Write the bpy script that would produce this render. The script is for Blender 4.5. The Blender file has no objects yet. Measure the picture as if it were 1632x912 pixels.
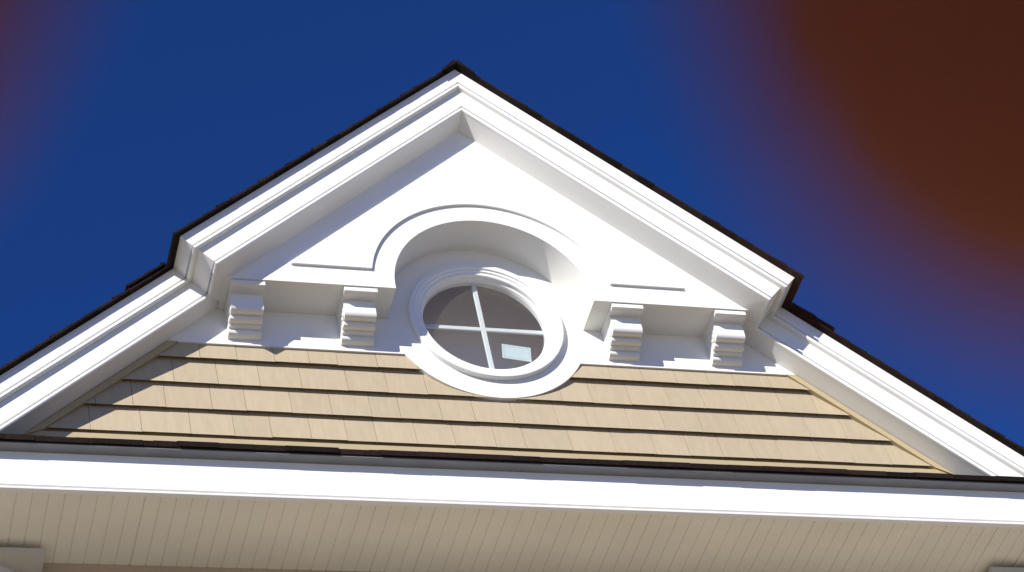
import bpy, bmesh, math, random
from mathutils import Vector, Matrix
random.seed(7)
C = bpy.context.scene.collection
R = math.radians

# ------------------------------------------------------------------ camera
YAW, EL, ROLL = 0.4179, 0.7666, -0.2349
CAM = Vector((-4.883, -11.5965, -11.8218))
_f = Vector((math.sin(YAW)*math.cos(EL), math.cos(YAW)*math.cos(EL), math.sin(EL)))
_r = Vector((math.cos(YAW), -math.sin(YAW), 0)); _u = _r.cross(_f)
RX = math.cos(ROLL)*_r + math.sin(ROLL)*_u
UX = -math.sin(ROLL)*_r + math.cos(ROLL)*_u
cam_d = bpy.data.cameras.new('camera'); cam = bpy.data.objects.new('camera', cam_d); C.objects.link(cam)
cam.matrix_world = Matrix(((RX.x, UX.x, -_f.x, CAM.x), (RX.y, UX.y, -_f.y, CAM.y), (RX.z, UX.z, -_f.z, CAM.z), (0, 0, 0, 1)))
cam_d.sensor_width = 36; cam_d.lens = 85.357
cam_d.clip_start = 0.005; cam_d.clip_end = 3000
cam_d.dof.use_dof = True; cam_d.dof.focus_distance = 17.3
cam_d.dof.aperture_fstop = 85.357/2.7          # a small phone lens, 2.7 mm across
bpy.context.scene.camera = cam

# ------------------------------------------------------------------ light
SUN = Vector((-.954, -1.0, .75)).normalized()   # towards the sun
sun_el = math.asin(SUN.z); sun_az = math.atan2(SUN.x, SUN.y)
w = bpy.data.worlds.new('World'); bpy.context.scene.world = w; w.use_nodes = True
nt = w.node_tree; nt.nodes.clear()
sky = nt.nodes.new('ShaderNodeTexSky'); sky.sky_type = 'NISHITA'; sky.sun_disc = False
sky.sun_elevation = sun_el; sky.sun_rotation = sun_az
sky.altitude = 1500; sky.air_density = 1.0; sky.dust_density = 0.1; sky.ozone_density = 6
bg = nt.nodes.new('ShaderNodeBackground'); bg.inputs['Strength'].default_value = 0.07
out = nt.nodes.new('ShaderNodeOutputWorld')
tint = nt.nodes.new('ShaderNodeVectorMath'); tint.operation = 'MULTIPLY'; tint.inputs[1].default_value = (.27, .58, 1.16)
nt.links.new(sky.outputs[0], tint.inputs[0]); nt.links.new(tint.outputs[0], bg.inputs[0]); nt.links.new(bg.outputs[0], out.inputs[0])
sl = bpy.data.lights.new('sun', 'SUN'); sl.energy = 4.6; sl.angle = R(.53); sl.color = (1, .95, .88)
so = bpy.data.objects.new('sun', sl); C.objects.link(so)
so.rotation_euler = SUN.to_track_quat('Z', 'Y').to_euler(); so.location = (-20, -20, 20)
vs = bpy.context.scene.view_settings
vs.view_transform = 'Standard'; vs.look = 'None'; vs.gamma = 1; vs.use_curve_mapping = False
vs.exposure = 0.45

# ------------------------------------------------------------------ materials
def mat(name, col, rough=.55, var=.06, scale=3.0, bump=0.0, bscale=60, spec=.4, grain=None, sss=0):
    m = bpy.data.materials.new(name); m.use_nodes = True; t = m.node_tree; b = t.nodes['Principled BSDF']
    b.inputs['Roughness'].default_value = rough; b.inputs['Specular IOR Level'].default_value = spec
    tc = t.nodes.new('ShaderNodeTexCoord')
    n = t.nodes.new('ShaderNodeTexNoise'); n.inputs['Scale'].default_value = scale; n.inputs['Detail'].default_value = 6
    if grain:
        mp = t.nodes.new('ShaderNodeMapping'); mp.inputs['Scale'].default_value = grain
        t.links.new(tc.outputs['Object'], mp.inputs[0]); t.links.new(mp.outputs[0], n.inputs['Vector'])
    else: t.links.new(tc.outputs['Object'], n.inputs['Vector'])
    r = t.nodes.new('ShaderNodeMapRange'); r.inputs['From Min'].default_value = .3; r.inputs['From Max'].default_value = .7
    r.inputs['To Min'].default_value = 1-var; r.inputs['To Max'].default_value = 1+var
    t.links.new(n.outputs[0], r.inputs[0])
    mx = t.nodes.new('ShaderNodeVectorMath'); mx.operation = 'SCALE'; mx.inputs[0].default_value = col
    t.links.new(r.outputs[0], mx.inputs['Scale']); t.links.new(mx.outputs[0], b.inputs['Base Color'])
    if bump:
        n2 = t.nodes.new('ShaderNodeTexNoise'); n2.inputs['Scale'].default_value = bscale; n2.inputs['Detail'].default_value = 4
        if grain: t.links.new(mp.outputs[0], n2.inputs['Vector'])
        else: t.links.new(tc.outputs['Object'], n2.inputs['Vector'])
        bp = t.nodes.new('ShaderNodeBump'); bp.inputs['Strength'].default_value = bump; bp.inputs['Distance'].default_value = .01
        t.links.new(n2.outputs[0], bp.inputs['Height']); t.links.new(bp.outputs[0], b.inputs['Normal'])
    if sss:
        b.inputs['Subsurface Weight'].default_value = sss; b.inputs['Subsurface Radius'].default_value = (1, .3, .15)
        b.inputs['Subsurface Scale'].default_value = .004
    return m

def attr_tint(m, amt):
    """per-shingle tone: mixes the colour attribute 'tone' into the base colour"""
    t = m.node_tree; b = t.nodes['Principled BSDF']; l = b.inputs['Base Color'].links[0]; src = l.from_socket
    a = t.nodes.new('ShaderNodeAttribute'); a.attribute_name = 'tone'
    r = t.nodes.new('ShaderNodeMapRange'); r.inputs['To Min'].default_value = 1-amt; r.inputs['To Max'].default_value = 1+amt
    s = t.nodes.new('ShaderNodeVectorMath'); s.operation = 'SCALE'
    t.links.new(a.outputs['Fac'], r.inputs[0]); t.links.new(src, s.inputs[0]); t.links.new(r.outputs[0], s.inputs['Scale'])
    t.links.new(s.outputs[0], b.inputs['Base Color'])
    return m

WHITE = mat('white_trim_paint', (.80, .80, .765), .45, .025, 2.5, .05, 40)
WHITE2 = mat('white_window_vinyl', (.80, .81, .80), .35, .015, 4)
SIDING = attr_tint(mat('tan_shingle_siding', (.45, .373, .25), .65, .05, 5, .3, 90, grain=(6, 6, .7)), .035)
TRIM = mat('tan_trim', (.44, .36, .215), .6, .04, 5)
SOFFIT = mat('beige_beadboard', (.82, .80, .68), .6, .05, 2.0, .1, 30)
ROOF = attr_tint(mat('dark_asphalt_shingle', (.017, .0115, .0095), .95, .35, 55, .6, 220, spec=.1), .45)
METAL = mat('grey_drip_edge', (.17, .18, .19), .5, .1, 6)
ATTIC = mat('taupe_attic_lining', (.93, .84, .79), .9, .05, 2)
PAPER = mat('pale_sticker_paper', (.62, .70, .70), .7, .02, 8)
INK = mat('grey_print', (.50, .56, .56), .7, .02, 8)
CONC = mat('pale_concrete', (.335, .295, .235), .9, .12, .6, .3, 12)
COLUMN = mat('grey_green_paint', (.52, .50, .44), .6, .05, 3)
LOWER = mat('beige_clapboard', (.45, .38, .28), .7, .05, 3)
glass = bpy.data.materials.new('window_glass'); glass.use_nodes = True
gt = glass.node_tree; gt.nodes.clear()
_o = gt.nodes.new('ShaderNodeOutputMaterial'); _mx = gt.nodes.new('ShaderNodeMixShader'); _tr = gt.nodes.new('ShaderNodeBsdfTransparent')
_gl = gt.nodes.new('ShaderNodeBsdfGlossy'); _gl.inputs['Roughness'].default_value = .03; _lw = gt.nodes.new('ShaderNodeLayerWeight'); _lw.inputs[0].default_value = .5
_pw = gt.nodes.new('ShaderNodeMath'); _pw.operation = 'POWER'; _pw.inputs[1].default_value = 5; gt.links.new(_lw.outputs['Facing'], _pw.inputs[0])
_fr = gt.nodes.new('ShaderNodeMath'); _fr.operation = 'MULTIPLY_ADD'; _fr.inputs[1].default_value = .92; _fr.inputs[2].default_value = .07; gt.links.new(_pw.outputs[0], _fr.inputs[0])
_tr.inputs[0].default_value = (.86, .90, .90, 1)
gt.links.new(_fr.outputs[0], _mx.inputs[0]); gt.links.new(_tr.outputs[0], _mx.inputs[1]); gt.links.new(_gl.outputs[0], _mx.inputs[2]); _df = gt.nodes.new('ShaderNodeBsdfDiffuse'); _df.inputs[0].default_value = (.80, .72, .66, 1); _m2 = gt.nodes.new('ShaderNodeMixShader'); _m2.inputs[0].default_value = .04   # pale diffuse veil mixed in to brighten the pane
gt.links.new(_mx.outputs[0], _m2.inputs[1]); gt.links.new(_df.outputs[0], _m2.inputs[2]); gt.links.new(_m2.outputs[0], _o.inputs[0])

# ------------------------------------------------------------------ helpers
def obj(name, bm, m, parent=None, smooth=False, ang=30, tones=None):
    bmesh.ops.recalc_face_normals(bm, faces=bm.faces)
    me = bpy.data.meshes.new(name); bm.to_mesh(me); bm.free(); me.materials.append(m)
    o = bpy.data.objects.new(name, me); C.objects.link(o)
    if parent: o.parent = parent
    if smooth:
        for p in me.polygons: p.use_smooth = True
        me.set_sharp_from_angle(angle=R(ang))
    return o
def empty(name, loc, label, cat, group=None):
    o = bpy.data.objects.new(name, None); C.objects.link(o); o.location = loc; o['label'] = label; o['category'] = cat
    if group: o['group'] = group
    return o
def prism(bm, pts, y0, y1):
    """polygon in x,z extruded from y0 to y1"""
    a = [bm.verts.new((x, y0, z)) for x, z in pts]; b = [bm.verts.new((x, y1, z)) for x, z in pts]
    n = len(pts); bm.faces.new(a); bm.faces.new(b[::-1])
    for i in range(n): bm.faces.new((a[i], a[(i+1) % n], b[(i+1) % n], b[i]))
def box(bm, x0, x1, y0, y1, z0, z1): prism(bm, [(x0, z0), (x1, z0), (x1, z1), (x0, z1)], y0, y1)
def sweep_x(bm, prof, x0, x1):
    """closed polygon in y,z extruded along x"""
    a = [bm.verts.new((x0, y, z)) for y, z in prof]; b = [bm.verts.new((x1, y, z)) for y, z in prof]
    n = len(prof); bm.faces.new(a); bm.faces.new(b[::-1])
    for i in range(n): bm.faces.new((a[i], a[(i+1) % n], b[(i+1) % n], b[i]))
def lathe_y(bm, prof, seg=128, cx=0, cz=0):
    """open profile of (r, y) revolved about the y axis"""
    rings = []
    for r, y in prof:
        rings.append([bm.verts.new((cx+r*math.cos(2*math.pi*k/seg), y, cz+r*math.sin(2*math.pi*k/seg))) for k in range(seg)])
    for a, b in zip(rings, rings[1:]):
        for k in range(seg): bm.faces.new((a[k], a[(k+1) % seg], b[(k+1) % seg], b[k]))
def lathe_z(bm, prof, cx, cy, seg=48, caps=True):
    rings = [[bm.verts.new((cx+r*math.cos(2*math.pi*k/seg), cy+r*math.sin(2*math.pi*k/seg), z)) for k in range(seg)] for r, z in prof]
    for a, b in zip(rings, rings[1:]):
        for k in range(seg): bm.faces.new((a[k], a[(k+1) % seg], b[(k+1) % seg], b[k]))
    if caps: bm.faces.new(rings[0]); bm.faces.new(rings[-1])

M = .9186; TH = math.atan(M); CT, ST = math.cos(TH), math.sin(TH)
D = .304                      # how far the pediment box stands in front of the wall
U0 = 1.36
def hu(s, h, u): return s*(h*ST+u*CT), h*CT-u*ST     # rake coordinates -> x, z

# ------------------------------------------------------------------ setting
bm = bmesh.new(); v = [bm.verts.new(p) for p in ((-900, -900, 0), (900, -900, 0), (900, 900, 0), (-900, 900, 0))]; bm.faces.new(v)
ground = obj('ground', bm, CONC); ground.location.z = -13.4; ground['kind'] = 'structure'

# ------------------------------------------------------------------ the house
house = empty('house', (0, 1.0, -13.4), 'white pedimented gable with round window over tan shingle siding and a porch eave', 'house')
_inv = Matrix.Translation((0, -1.0, 13.4))
def part(name, bm, m, parent=None, **k):
    """child whose mesh is written in world coordinates"""
    o = obj(name, bm, m, None, **k); p = parent or house; o.parent = p
    o.matrix_parent_inverse = _inv if p is house else Matrix.Identity(4)
    return o

# ---- wall layer behind the pediment, with the round backing of the window
RB = .74; CZB = .014; ZW = -.352; RH = .47
def half_wall(s):
    pts = [(0, 1.95), (s*(1.95-ZW)/M, ZW)]
    a0 = math.acos((ZW-CZB)/RB)            # angle from +z
    n = 40
    for k in range(n+1):
        a = a0+(math.pi-a0)*k/n; pts.append((s*RB*math.sin(a), CZB+RB*math.cos(a)))
    for k in range(49):
        a = math.pi-math.pi*k/48; pts.append((s*RH*math.sin(a), RH*math.cos(a)))
    return pts
bm = bmesh.new(); prism(bm, half_wall(-1), 0, .05); prism(bm, half_wall(1), 0, .05)
bmesh.ops.remove_doubles(bm, verts=bm.verts, dist=1e-5)
part('gable_wall', bm, WHITE)

# ---- shingled siding
bm = bmesh.new()
prism(bm, [(-3.7, -1.5), (3.7, -1.5), (2.55, -.56), (-2.55, -.56)], .046, .075)
for s in (-1, 1): prism(bm, [(s*.56, -.30), (s*2.3, -.30), (s*2.55, -.56), (s*.56, -.56)], .046, .075)
lay = bm.loops.layers.float_color.new('tone')
courses = [-.49, -.725, -.958, -1.186]; tops = [-.30, -.47, -.705, -.938]
joints = [
[-2.084, -1.832, -1.572, -1.331, -1.133, -0.853, 0.85, 1.092, 1.346, 1.596, 1.797, 2.075],
[-2.275, -1.979, -1.694, -1.408, -1.088, -0.809, -0.531, 0.442, 0.666, 0.952, 1.248, 1.512, 1.844, 2.108, 2.382],
[-2.562, -2.346, -2.039, -1.81, -1.502, -1.228, -0.953, -0.752, -0.459, -0.226, 0.052, 0.37, 0.587, 0.897, 1.157, 1.437, 1.715, 1.979, 2.259, 2.54],
[-2.85, -2.518, -2.197, -1.908, -1.66, -1.395, -1.15, -0.949, -0.672, -0.403, -0.116, 0.095, 0.426, 0.742, 1.037, 1.288, 1.534, 1.779, 1.978, 2.268, 2.537, 2.826],
]
def lim(z): return (1.80-z)/M
for ci, (zb, zt) in enumerate(zip(courses, tops)):
    xa = -lim(zb); js = list(joints[ci])
    while js[-1] < lim(zb): js.append(js[-1]+random.uniform(.22, .34))
    while js[0] > xa: js.insert(0, js[0]-random.uniform(.24, .34))
    js = [q for a_, b_ in zip(js, js[1:]+[js[-1]]) for q in [a_+(b_-a_)*k_/max(1, round((b_-a_)/.29)) for k_ in range(max(1, round((b_-a_)/.29)) if b_-a_ > .42 else 1)]]
    x = js[0]; ji = 0
    while ji < len(js)-1:
        x = js[ji]; x1 = js[ji+1]; ji += 1
        l, r_ = max(x, xa)+.0014, min(x1, lim(zb))-.0014
        if ci < 2 and l < .54 and r_ > -.54:         # nothing is nailed across the window opening
            hid = (.50, .12)[ci]
            if -hid < l and r_ < hid: x = x1; continue
            if ci == 0:
                if l < -hid: r_ = min(r_, -hid)
                elif r_ > hid: l = max(l, hid)
        ztt = -.476 if ci == 1 else zt+.03
        if r_-l > .02:
            yb = .002+random.uniform(-.002, .002); dz = random.uniform(-.002, .002); yt = (.024 if ci == 0 else .038)
            a = [bm.verts.new(p) for p in ((l, yb, zb+dz), (r_, yb, zb+dz), (r_, yt, ztt), (l, yt, ztt))]
            b = [bm.verts.new((q.co.x, .045, q.co.z)) for q in a]
            fs = [bm.faces.new(a), bm.faces.new(b[::-1])]+[bm.faces.new((a[i], a[(i+1) % 4], b[(i+1) % 4], b[i])) for i in range(1, 4)]
            t = random.random()
            for f in fs:
                for lp in f.loops: lp[lay] = (t, t, t, 1)
        x = x1
siding = part('shingle_siding', bm, SIDING)
bm = bmesh.new()
sweep_x(bm, [(.006, -1.275), (.006, -1.214), (.012, -1.208), (.045, -1.208), (.045, -1.275)], -3.62, 3.62)
part('base_trim', bm, TRIM)
for s in (-1, 1):
    bm = bmesh.new()
    h = 1.752*CT
    us = [(-.26, ), (1, )]
    def pz(hh, z): # point on the line of offset hh at height z
        u = (hh*CT-z)/ST; return hu(s, hh, u)
    prism(bm, [pz(h, ZW-.002), pz(h, -1.27), pz(h-.045, -1.207), pz(h-.045, ZW-.002)], -.006, .03)
    part('rake_trim', bm, TRIM)

# ---- cornices
# profile points: outward distance a, apex height z; groups make separate pieces
UPF = [(.05, 2.223), (.192, 2.223), (.196, 2.218), (.196, 2.073), (.179, 2.070), (.179, 2.056), (.197, 2.053), (.201, 2.045), (.200, 2.028), (.192, 2.019), (.150, 2.018)]
LOF = [(.05, 2.0178), (.162, 2.0178), (.162, 1.834), (.145, 1.831), (.145, 1.817), (.163, 1.814), (.167, 1.803), (.166, 1.790), (.160, 1.779), (.140, 1.777)]
SOF = [(.141, 1.7775), (.135, 1.7765), (.010, 1.7305), (0.0005, 1.727)]
def upper(bm, prof, s):
    R1, R2, R3 = [], [], []
    for a, zA in prof:
        h = zA*CT
        R1.append(bm.verts.new((0, -D-a, zA)))
        x, z = hu(s, h, U0+a); R2.append(bm.verts.new((x, -D-a, z)))
        R3.append(bm.verts.new((x, -a, z)))
    for P, Q in ((R1, R2), (R2, R3)):
        for i in range(len(P)-1): bm.faces.new((P[i], P[i+1], Q[i+1], Q[i]))
def lower(bm, prof, s, uend):
    R1, R2 = [], []
    for a, zA in prof:
        h = zA*CT
        x, z = hu(s, h, U0+a); R1.append(bm.verts.new((x, -a, z)))
        x, z = hu(s, h, uend); R2.append(bm.verts.new((x, -a, z)))
    for i in range(len(R1)-1): bm.faces.new((R1[i], R1[i+1], R2[i+1], R2[i]))
for s in (-1, 1):
    side = 'left' if s < 0 else 'right'
    bm = bmesh.new(); upper(bm, UPF, s); o = part('pediment_cornice', bm, WHITE, smooth=True, ang=25)
    bm = bmesh.new(); upper(bm, LOF, s); part('lower_band', bm, WHITE, o, smooth=True, ang=25)
    bm = bmesh.new(); upper(bm, SOF, s); part('cornice_soffit', bm, WHITE, o, smooth=True, ang=25)
    bm = bmesh.new(); lower(bm, UPF, s, 4.1); o = part('rake_cornice', bm, WHITE, smooth=True, ang=25)
    bm = bmesh.new(); lower(bm, LOF, s, 4.1); part('lower_band', bm, WHITE, o, smooth=True, ang=25)
    bm = bmesh.new(); lower(bm, [(a, z+.032*(1-a/.141)) for a, z in SOF], s, 4.1); part('cornice_soffit', bm, WHITE, o, smooth=True, ang=25)

# ---- pediment board with the arch opening
RA = .728; CZA = .012; ZB = -.017
def arch_pts(r, cz, zb, n=72):
    a0 = math.acos(max(-1, (zb-cz)/r)) if abs(zb-cz) < r else math.pi
    return [(r*math.sin(a), cz+r*math.cos(a)) for a in [a0-2*a0*k/n for k in range(n+1)]]
bm = bmesh.new()
zt = 1.76
xe = 1.925; u_e = xe*CT-ZB*ST; xs, zs = hu(1, 1.76*CT, u_e)
outline = [(0, zt), (-xs, zs), (-xe, ZB)] + [(x, z) for x, z in arch_pts(RA, CZA, ZB)][::-1] + [(xe, ZB), (xs, zs)]
# arch_pts runs from +x side over the top to -x; reversed it runs from -x to +x
prism(bm, outline, -D, -.0006)
board = part('pediment_board', bm, WHITE, smooth=True, ang=20)
bm = bmesh.new()
ZP = .150; XP = 1.452; RP = .893
ap = arch_pts(RP, .0, ZP, 96)[::-1]
prism(bm, [(0, ZP+M*XP), (-XP, ZP)] + ap + [(XP, ZP)], -D-.020, -D+.001)
part('raised_panel', bm, WHITE, board, smooth=True, ang=20)

# ---- brackets
def bracket(xc):
    hw = .112
    e = part('bracket', (lambda b: (sweep_x(b, [(-.0005, -.06), (-.197, -.06), (-.200, -.08), (-.203, -.13), (-.202, -.172), (-.197, -.190), (-.184, -.203), (-.163, -.209), (-.146, -.206), (-.139, -.198),
         (-.134, -.205), (-.137, -.219), (-.131, -.233), (-.115, -.242), (-.095, -.242), (-.086, -.236), (-.083, -.246), (-.075, -.256), (-.055, -.260), (-.0005, -.260)], xc-hw, xc+hw), b)[1])(bmesh.new()), WHITE, smooth=True, ang=35)
    b = bmesh.new(); sweep_x(b, [(-.0008, -.0605), (-.268, -.0605), (-.274, -.058), (-.294, -.058), (-.294, -.0235), (-.280, -.0175), (-.0008, -.0175)], xc-hw-.006, xc+hw+.006)
    part('cap', b, WHITE, e)
    b = bmesh.new(); sweep_x(b, [(-.0008, -.259), (-.052, -.261), (-.056, -.268), (-.056, -.281), (-.047, -.294), (-.025, -.303), (-.0008, -.305)], xc-hw-.003, xc+hw+.003)
    part('foot', b, WHITE, e, smooth=True, ang=35)
    for sx in (-1, 1):   # raised scroll discs on both cheeks
        b = bmesh.new()
        for (cy, cz, r) in ((-.145, -.150, .042), (-.105, -.218, .018)):
            rr = [[b.verts.new((xc+sx*(hw+t), cy+q*math.cos(2*math.pi*k/28), cz+q*math.sin(2*math.pi*k/28))) for k in range(28)] for q, t in ((r, -.001), (r, .005), (r*.7, .005), (r*.6, .002), (r*.3, .002), (r*.25, .006))]
            for A, B in zip(rr, rr[1:]):
                for k in range(28): b.faces.new((A[k], A[(k+1) % 28], B[(k+1) % 28], B[k]))
            b.faces.new(rr[-1])
        part('volute', b, WHITE, e, smooth=True, ang=35)
for xc in (-1.768, -.978, .978, 1.768): bracket(xc)

# ---- round window
bm = bmesh.new()
lathe_y(bm, [(.566, .01), (.566, -.036), (.561, -.043), (.524, -.047), (.518, -.044), (.515, -.034), (.498, -.032), (.494, -.026), (.491, -.021), (.472, -.020), (.467, -.014), (.464, .012), (.455, .018), (.450, .036), (.447, .07), (.47, .07)])
win = part('round_window', bm, WHITE2, smooth=True, ang=28)
bm = bmesh.new()
vs_ = [bm.verts.new((.449*math.cos(2*math.pi*k/96), .040, .449*math.sin(2*math.pi*k/96))) for k in range(96)]; bm.faces.new(vs_)
pane = part('pane', bm, glass, win)
if pane.data.polygons[0].normal.y > 0: pane.data.flip_normals()
for d in (0, 1):
    bm = bmesh.new()
    w0, t0 = .019, (.060 if d else .0615)
    pr = [(-w0, t0+.012), (-w0, t0+.004), (-w0+.004, t0), (w0-.004, t0), (w0, t0+.004), (w0, t0+.012)]
    if d: vv = [[bm.verts.new((x, y, z)) for x, y in pr] for z in (-.449, .449)]
    else: vv = [[bm.verts.new((z, y, x)) for x, y in pr] for z in (-.449, .449)]
    n = len(pr); bm.faces.new(vv[0]); bm.faces.new(vv[1][::-1])
    for i in range(n): bm.faces.new((vv[0][i], vv[0][(i+1) % n], vv[1][(i+1) % n], vv[1][i]))
    part('muntin', bm, WHITE2, win)
def quad(bm, cx, cz, w_, h_, y, tilt, th=.001):
    c, s = math.cos(tilt), math.sin(tilt)
    prism(bm, [(cx+c*a-s*b, cz+s*a+c*b) for a, b in ((-w_/2, -h_/2), (w_/2, -h_/2), (w_/2, h_/2), (-w_/2, h_/2))], y, y+th)
bm = bmesh.new(); quad(bm, .200, -.238, .212, .140, .0435, R(-7)); part('sticker', bm, PAPER, win)
bm = bmesh.new()
t = R(-7); c, s = math.cos(t), math.sin(t)
for a, b, w_, h_ in ((0, .055, .185, .004), (0, -.055, .185, .004), (-.092, 0, .004, .11), (.092, 0, .004, .11)):
    quad(bm, .200+c*a-s*b, -.238+s*a+c*b, w_, h_, .0428, t, .0005)
part('sticker_border', bm, INK, win)
# the lined space behind the window
bm = bmesh.new()
ring = [(.72, .075), (.72, .62)]
for (x0, x1, y0, y1, z0, z1) in ((-.5, 1.0, .55, .58, -.85, .95), (-.53, -.5, .052, .58, -.85, .95), (1.0, 1.03, .052, .58, -.85, .95), (-.5, 1.0, .052, .58, -.88, -.85), (-.5, 1.0, .052, .58, .95, .98)):
    box(bm, x0, x1, y0, y1, z0, z1)
part('attic_lining', bm, ATTIC, win)

# ---- roof
HR = 2.2245*CT; TK = .013
def roof_slab(bm, s, y0, y1, ua, ub, lay, h0=HR, ex=.145, th0=TK, jit=.002):
    """courses of shingles from the low end ub up to ua; each overlaps the one below"""
    u = ub; k = 0
    while u > ua+.001:
        un = max(ua, u-ex); n = max(1, int(round((y1-y0)/.9)))
        yy = y0-random.uniform(0, jit); tk = .006+random.uniform(0, .002)+(.007 if random.random() < .22 else 0)
        t = random.random()
        p = [(h0, u+.0), (h0, un), (h0+th0, un), (h0+th0+tk, u+random.uniform(-.004, .004))]
        a = [bm.verts.new((*((lambda q: (q[0],))(hu(s, h, uu))), yy, hu(s, h, uu)[1])) for h, uu in p]
        b = [bm.verts.new((q.co.x, y1, q.co.z)) for q in a]
        fs = [bm.faces.new(a), bm.faces.new(b[::-1])]+[bm.faces.new((a[i], a[(i+1) % 4], b[(i+1) % 4], b[i])) for i in range(4)]
        for f in fs:
            for lp in f.loops: lp[lay] = (t, t, t, 1)
        u = un
for s in (-1, 1):
    bm = bmesh.new(); lay = bm.loops.layers.float_color.new('tone')
    uA = -HR*ST/CT
    roof_slab(bm, s, -D-.196-.046, -.15, uA, U0+.196+.055, lay)
    roof_slab(bm, s, -.16, 6.0, uA, U0+.196+.055, lay)
    roof_slab(bm, s, -.196-.046, 6.0, U0+.196+.055, 4.3, lay)
    roof_slab(bm, s, -.196-.060, -.05, U0+.196+.054, U0+.196+.42, lay, h0=HR+.025, ex=.17)
    part('roof_slope', bm, ROOF)
bm = bmesh.new(); lay = bm.loops.layers.float_color.new('tone')
y = -D-.196-.060
while y < 6:
    t = random.random(); z = (HR+TK)/CT
    pts = [(0, z-.012), (-.13, z-.012-.13*M), (-.13, z+.012-.13*M), (-.02, z+.018), (.02, z+.018), (.13, z+.012-.13*M), (.13, z-.012-.13*M)]
    n0 = len(bm.faces); prism(bm, pts, y, y+.16); bm.faces.ensure_lookup_table()
    for f in bm.faces[n0:]:
        for lp in f.loops: lp[lay] = (t, t, t, 1)
    y += .145
part('ridge_cap', bm, ROOF)

# ---- eave below the gable
EX = 5.2
bm = bmesh.new(); lay = bm.loops.layers.float_color.new('tone')
SL = .884; yF, zF = -1.09, -2.254
k = 0; nC = 8; L = 1.30
for i in range(nC):      # courses, lowest first
    ya = yF+i*L/nC; yb = yF+(i+1)*L/nC+.02
    x = -EX
    while x < EX:
        wd = random.uniform(.16, .34); t = random.random()
        lift = random.choice((0, 0, .002, .003)); 
        za = zF+(ya-yF)*SL+lift; zb_ = zF+(yb-yF)*SL-.004
        jy = random.uniform(-.006, .006)
        prof = [(ya+jy, za-.012-(0 if i else .028)), (ya+jy, za), (yb, zb_), (yb, zb_-.012)]
        n0 = len(bm.faces); sweep_x(bm, prof, x+.001, min(EX, x+wd)-.001); bm.faces.ensure_lookup_table()
        for f in bm.faces[n0:]:
            for lp in f.loops: lp[lay] = (t, t, t, 1)
        x += wd
sweep_x(bm, [(yF+.01, zF-.042), (yF+.01, zF-.016), (.2, zF+(.2-yF-.01)*SL-.03), (.2, zF+(.2-yF-.01)*SL-.06), (-1.0, zF-.042)], -EX, EX)
part('eave_roof', bm, ROOF)
bm = bmesh.new(); sweep_x(bm, [(-1.075, -2.3045), (-1.075, -2.297), (-.99, -2.297), (-.99, -2.3045)], -EX, EX)
part('drip_edge', bm, METAL)
bm = bmesh.new()
sweep_x(bm, [(-1.0, -2.305), (-1.0, -2.551), (-.984, -2.554), (-.984, -2.565), (-1.002, -2.568), (-1.006, -2.576), (-1.004, -2.584), (-.995, -2.588), (-.97, -2.588), (-.97, -2.305)], -EX, EX)
part('eave_fascia', bm, WHITE, smooth=True, ang=25)
bm = bmesh.new()
P_ = .0918; x = -EX; top = []; n = int(2*EX/P_)
for i in range(n):
    xa = -EX+i*P_; g = .0045; dz = .006
    top += [(xa, ), ]
pts = []
for i in range(n):
    xa = -EX+i*P_; jj = random.uniform(-.0006, .0006); ww = random.random() < .1; wide = .0062 if ww else .0048; dp = .008 if ww else .0055
    pts += [(xa, -2.575+jj), (xa+P_-wide*2, -2.575+jj), (xa+P_-wide*1.4, -2.575+dp), (xa+P_-wide*.4, -2.575+dp)]
pts += [(-EX+n*P_, -2.575)]
A = [bm.verts.new((x_, -.9715, z_)) for x_, z_ in pts]; B = [bm.verts.new((x_, -.10, z_)) for x_, z_ in pts]
for i in range(len(pts)-1): bm.faces.new((A[i], A[i+1], B[i+1], B[i]))
part('beadboard_soffit', bm, SOFFIT)
# ---- beam, columns and the wall below
bm = bmesh.new()
sweep_x(bm, [(-.322, -2.60), (-.322, -2.90), (-.316, -2.905), (-.316, -3.0), (-.10, -3.0), (-.10, -2.565), (-.335, -2.565), (-.335, -2.592)], -EX, EX)
part('porch_beam', bm, LOWER)
for xc, yc in ((-3.59, -.175), (3.20, -.27)):
    hw = .34
    bm = bmesh.new(); box(bm, xc-.20, xc+.20, yc-.20, yc+.07, -13.4, -13.1); lathe_z(bm, [(.23, -13.1), (.22, -12.9), (.195, -12.8), (.185, -6), (.17, -2.86)], xc, yc)
    col = part('porch_column', bm, COLUMN, smooth=True)
    bm = bmesh.new(); box(bm, xc-hw, xc+hw, yc-hw, yc+hw, -2.66, -2.615); part('abacus', bm, COLUMN, col)
    bm = bmesh.new(); box(bm, xc-hw+.06, xc+hw-.06, yc-hw+.06, yc+hw-.06, -2.616, -2.574); part('gap_shade_block', bm, ROOF, col)  # near-black colour stands in for shade in the slot above the abacus
    bm = bmesh.new(); lathe_z(bm, [(.27, -2.6552), (.272, -2.69), (.25, -2.73), (.20, -2.78), (.172, -2.80), (.19, -2.82), (.19, -2.84), (.168, -2.86)], xc, yc); part('echinus', bm, COLUMN, col, smooth=True)
bm = bmesh.new(); box(bm, -5.0, 5.0, .08, .20, -13.4, -2.56)
z = -13.3
while z < -2.7:
    sweep_x(bm, [(.079, z), (.060, z+.002), (.077, z+.148)], -5.0, 5.0); z += .15
part('porch_wall', bm, LOWER)
bm = bmesh.new()
prism(bm, [(-3.9, -2.5), (3.9, -2.5), (3.9, -1.5), (0, 2.05), (-3.9, -1.5)], 5.8, 5.9)
box(bm, -5.0, -4.9, .2, 5.9, -13.4, -1.9); box(bm, 4.9, 5.0, .2, 5.9, -13.4, -1.9); box(bm, -4.9, 4.9, 5.75, 5.9, -13.4, -2.3)
part('rear_wall', bm, LOWER)

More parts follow.
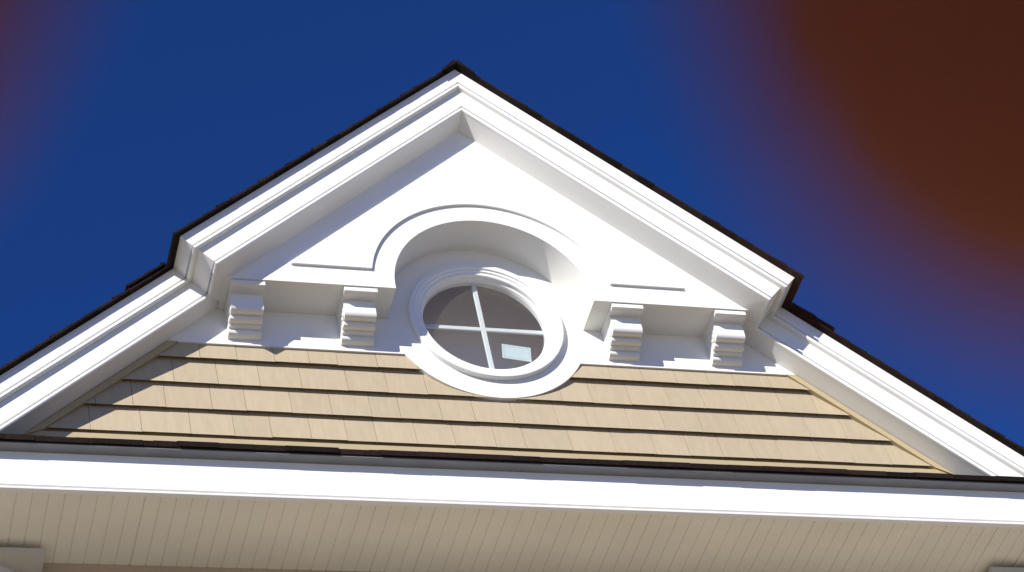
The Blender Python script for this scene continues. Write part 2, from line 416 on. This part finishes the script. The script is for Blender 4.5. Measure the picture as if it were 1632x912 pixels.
# ------------------------------------------------------------------ the photographer's hand, fingertips just in front of the lens
SKIN = mat('skin', (.36, .085, .024), .7, .08, 90, .15, 400, spec=.1, sss=.1)
NAILM = mat('nail', (.35, .12, .08), .4, .03, 20)
CLOTH = mat('dark_sleeve_cloth', (.03, .03, .035), .9, .1, 60, .2, 300)
HAND = cam.matrix_world.copy() @ Matrix.Scale(.001, 4)      # millimetres, at the place the phone was held
def skin_mesh(name, nodes, edges, root, sub=2):
    me = bpy.data.meshes.new(name); me.from_pydata([n[0] for n in nodes], edges, []); me.update()
    o = bpy.data.objects.new(name, me); C.objects.link(o)
    o.modifiers.new('skin', 'SKIN'); o.modifiers['skin'].branch_smoothing = .6
    if not me.skin_vertices:
        bpy.context.view_layer.objects.active = o; bpy.ops.object.mode_set(mode='OBJECT'); bpy.ops.mesh.customdata_skin_add()
    for i, n in enumerate(nodes):
        me.skin_vertices[0].data[i].radius = (n[1], n[2] if len(n) > 2 else n[1]); me.skin_vertices[0].data[i].use_root = (i == root)
    m = o.modifiers.new('sub', 'SUBSURF'); m.levels = sub; m.render_levels = sub
    bpy.context.view_layer.update()
    ev = o.evaluated_get(bpy.context.evaluated_depsgraph_get()); m2 = bpy.data.meshes.new_from_object(ev)
    bpy.data.objects.remove(o); m2.name = name
    return m2
nodes = [((38, 92, 10), 17, 24), ((20, 84, 2), 14, 30),                       # heel of the hand, palm
         ((26, 70, -8), 11), ((18, 42, -29), 10), ((15.2, 19, -33), 10), ((11.1, 7.4, -29.5), 12), ((15.0, .6, -29), 11.5),     # index
         ((6, 72, -10), 11), ((-6, 44, -32), 10), ((-11.2, 22, -34), 9.2), ((-14.7, 6.2, -29.5), 10.5), ((-15.7, .5, -29), 8.9),  # middle
         ((-13, 69, -8), 10), ((-30, 46, -29), 9), ((-37, 30, -30), 8.4), ((-40, 18, -26), 7.4),             # ring
         ((-30, 62, -3), 9), ((-48, 46, -20), 7.8), ((-55, 34, -21), 7.2), ((-59, 24, -17), 6.2),            # little finger
         ((46, 72, 14), 13), ((42, 46, 22), 11), ((31, 22, 21), 10), ((22, 5, 17.5), 8),                       # thumb, behind the phone
         ((62, 96, 28), 21, 17), ((100, 84, 60), 23, 20), ((150, 50, 105), 28, 25)]                          # wrist, forearm
edges = [(0, 1), (1, 2), (2, 3), (3, 4), (4, 5), (5, 6), (1, 7), (7, 8), (8, 9), (9, 10), (10, 11), (1, 12), (12, 13), (13, 14), (14, 15),
         (12, 16), (16, 17), (17, 18), (18, 19), (0, 20), (20, 21), (21, 22), (22, 23), (0, 24), (24, 25), (25, 26)]
hm = skin_mesh('person', nodes, edges, 1)
hm.materials.clear(); hm.materials.append(SKIN)
for p in hm.polygons: p.use_smooth = True
person = bpy.data.objects.new('person', hm); C.objects.link(person); person.matrix_world = HAND
person['label'] = 'dark blurred fingertips of a hand held close over the lens, against the blue sky'; person['category'] = 'hand'
def hand_part(name, bm, m):
    o = obj(name, bm, m, None, smooth=True); o.parent = person; return o
for tip, prev, r in (((11.1, 7.4, -29.5), (15.2, 19, -33), 10.0), ((-14.7, 6.2, -29.5), (-11.2, 22, -34), 8.6), ((-40, 18, -26), (-37, 30, -30), 6.6), ((-59, 24, -17), (-55, 34, -21), 5.6)):
    t = Vector(tip); d = (t-Vector(prev)).normalized(); nrm = Vector((0, 0, -1)); nrm = (nrm-d*nrm.dot(d)).normalized(); sd = d.cross(nrm)
    bm = bmesh.new(); rows = []
    for i in range(7):
        a = -1+i*2/6; row = []
        for j in range(7):
            b = -1+j*2/6; ph = b*.75
            row.append(bm.verts.new(t+d*(a*r*.62-1)+(nrm*math.cos(ph)+sd*math.sin(ph))*(r*1.0-(.5*a*a if a > 0 else 0)-.25*b*b+.1)))
        rows.append(row)
    for i in range(6):
        for j in range(6): bm.faces.new((rows[i][j], rows[i+1][j], rows[i+1][j+1], rows[i][j+1]))
    bmesh.ops.solidify(bm, geom=bm.faces[:], thickness=.5)
    hand_part('fingernail', bm, NAILM)
bm = bmesh.new()
A, B = Vector((92, 86, 54)), Vector((168, 38, 121)); d = (B-A).normalized(); e1 = d.orthogonal().normalized(); e2 = d.cross(e1)
rings = [[bm.verts.new(A+(B-A)*t+(e1*math.cos(k*math.pi/12)+e2*math.sin(k*math.pi/12))*(rr+.6*math.sin(5*k*math.pi/12+9*t))) for k in range(24)] for t, rr in ((.0, 24), (.0, 29), (.06, 30.5), (.3, 32), (.6, 34), (1, 37), (1, 1))]
for a, b in zip(rings, rings[1:]):
    for k in range(24): bm.faces.new((a[k], a[(k+1) % 24], b[(k+1) % 24], b[k]))
hand_part('sleeve', bm, CLOTH)

# unseen phone behind the camera, added to shade the fingertips
PHONE = mat('black_phone_plastic', (.018, .018, .02), .35, .05, 40)
SCREEN = mat('dark_phone_screen', (.01, .01, .012), .08, .02, 40)
def rounded(bm, x0, x1, y0, y1, z0, z1, r):
    pts = []
    for cx, cy, a0 in ((x1-r, y1-r, 0), (x0+r, y1-r, 90), (x0+r, y0+r, 180), (x1-r, y0+r, 270)):
        for k in range(7): a = R(a0+15*k); pts.append((cx+r*math.cos(a), cy+r*math.sin(a)))
    lv = []
    for z, ins in ((z0, 1.2), (z0+1.2, 0), (z1-1.2, 0), (z1, 1.2)):
        mx, my = (x0+x1)/2, (y0+y1)/2; sx, sy = 1-2*ins/(x1-x0), 1-2*ins/(y1-y0)
        lv.append([bm.verts.new((mx+(x-mx)*sx, my+(y-my)*sy, z)) for x, y in pts])
    n = len(pts)
    for a, b in zip(lv, lv[1:]):
        for k in range(n): bm.faces.new((a[k], a[(k+1) % n], b[(k+1) % n], b[k]))
    bm.faces.new(lv[0]); bm.faces.new(lv[-1])
bm = bmesh.new(); rounded(bm, -34, 34, -118, 12, 1.6, 10.5, 9)
phone = obj('phone', bm, PHONE, smooth=True); phone.matrix_world = HAND
phone['label'] = 'unseen black phone behind the camera, added to shade the blurred fingertips'; phone['category'] = 'phone'
bm = bmesh.new(); rounded(bm, -31, 31, -106, 2, 9.9, 12.4, 4); o = obj('screen', bm, SCREEN, smooth=True); o.parent = phone
bm = bmesh.new(); lathe_z(bm, [(6.5, 1.7), (6.5, 1.1), (5.8, .6), (2.6, .6), (2.3, 1.2)], 0, 0, 40); o = obj('lens_ring', bm, SCREEN, smooth=True); o.parent = phone
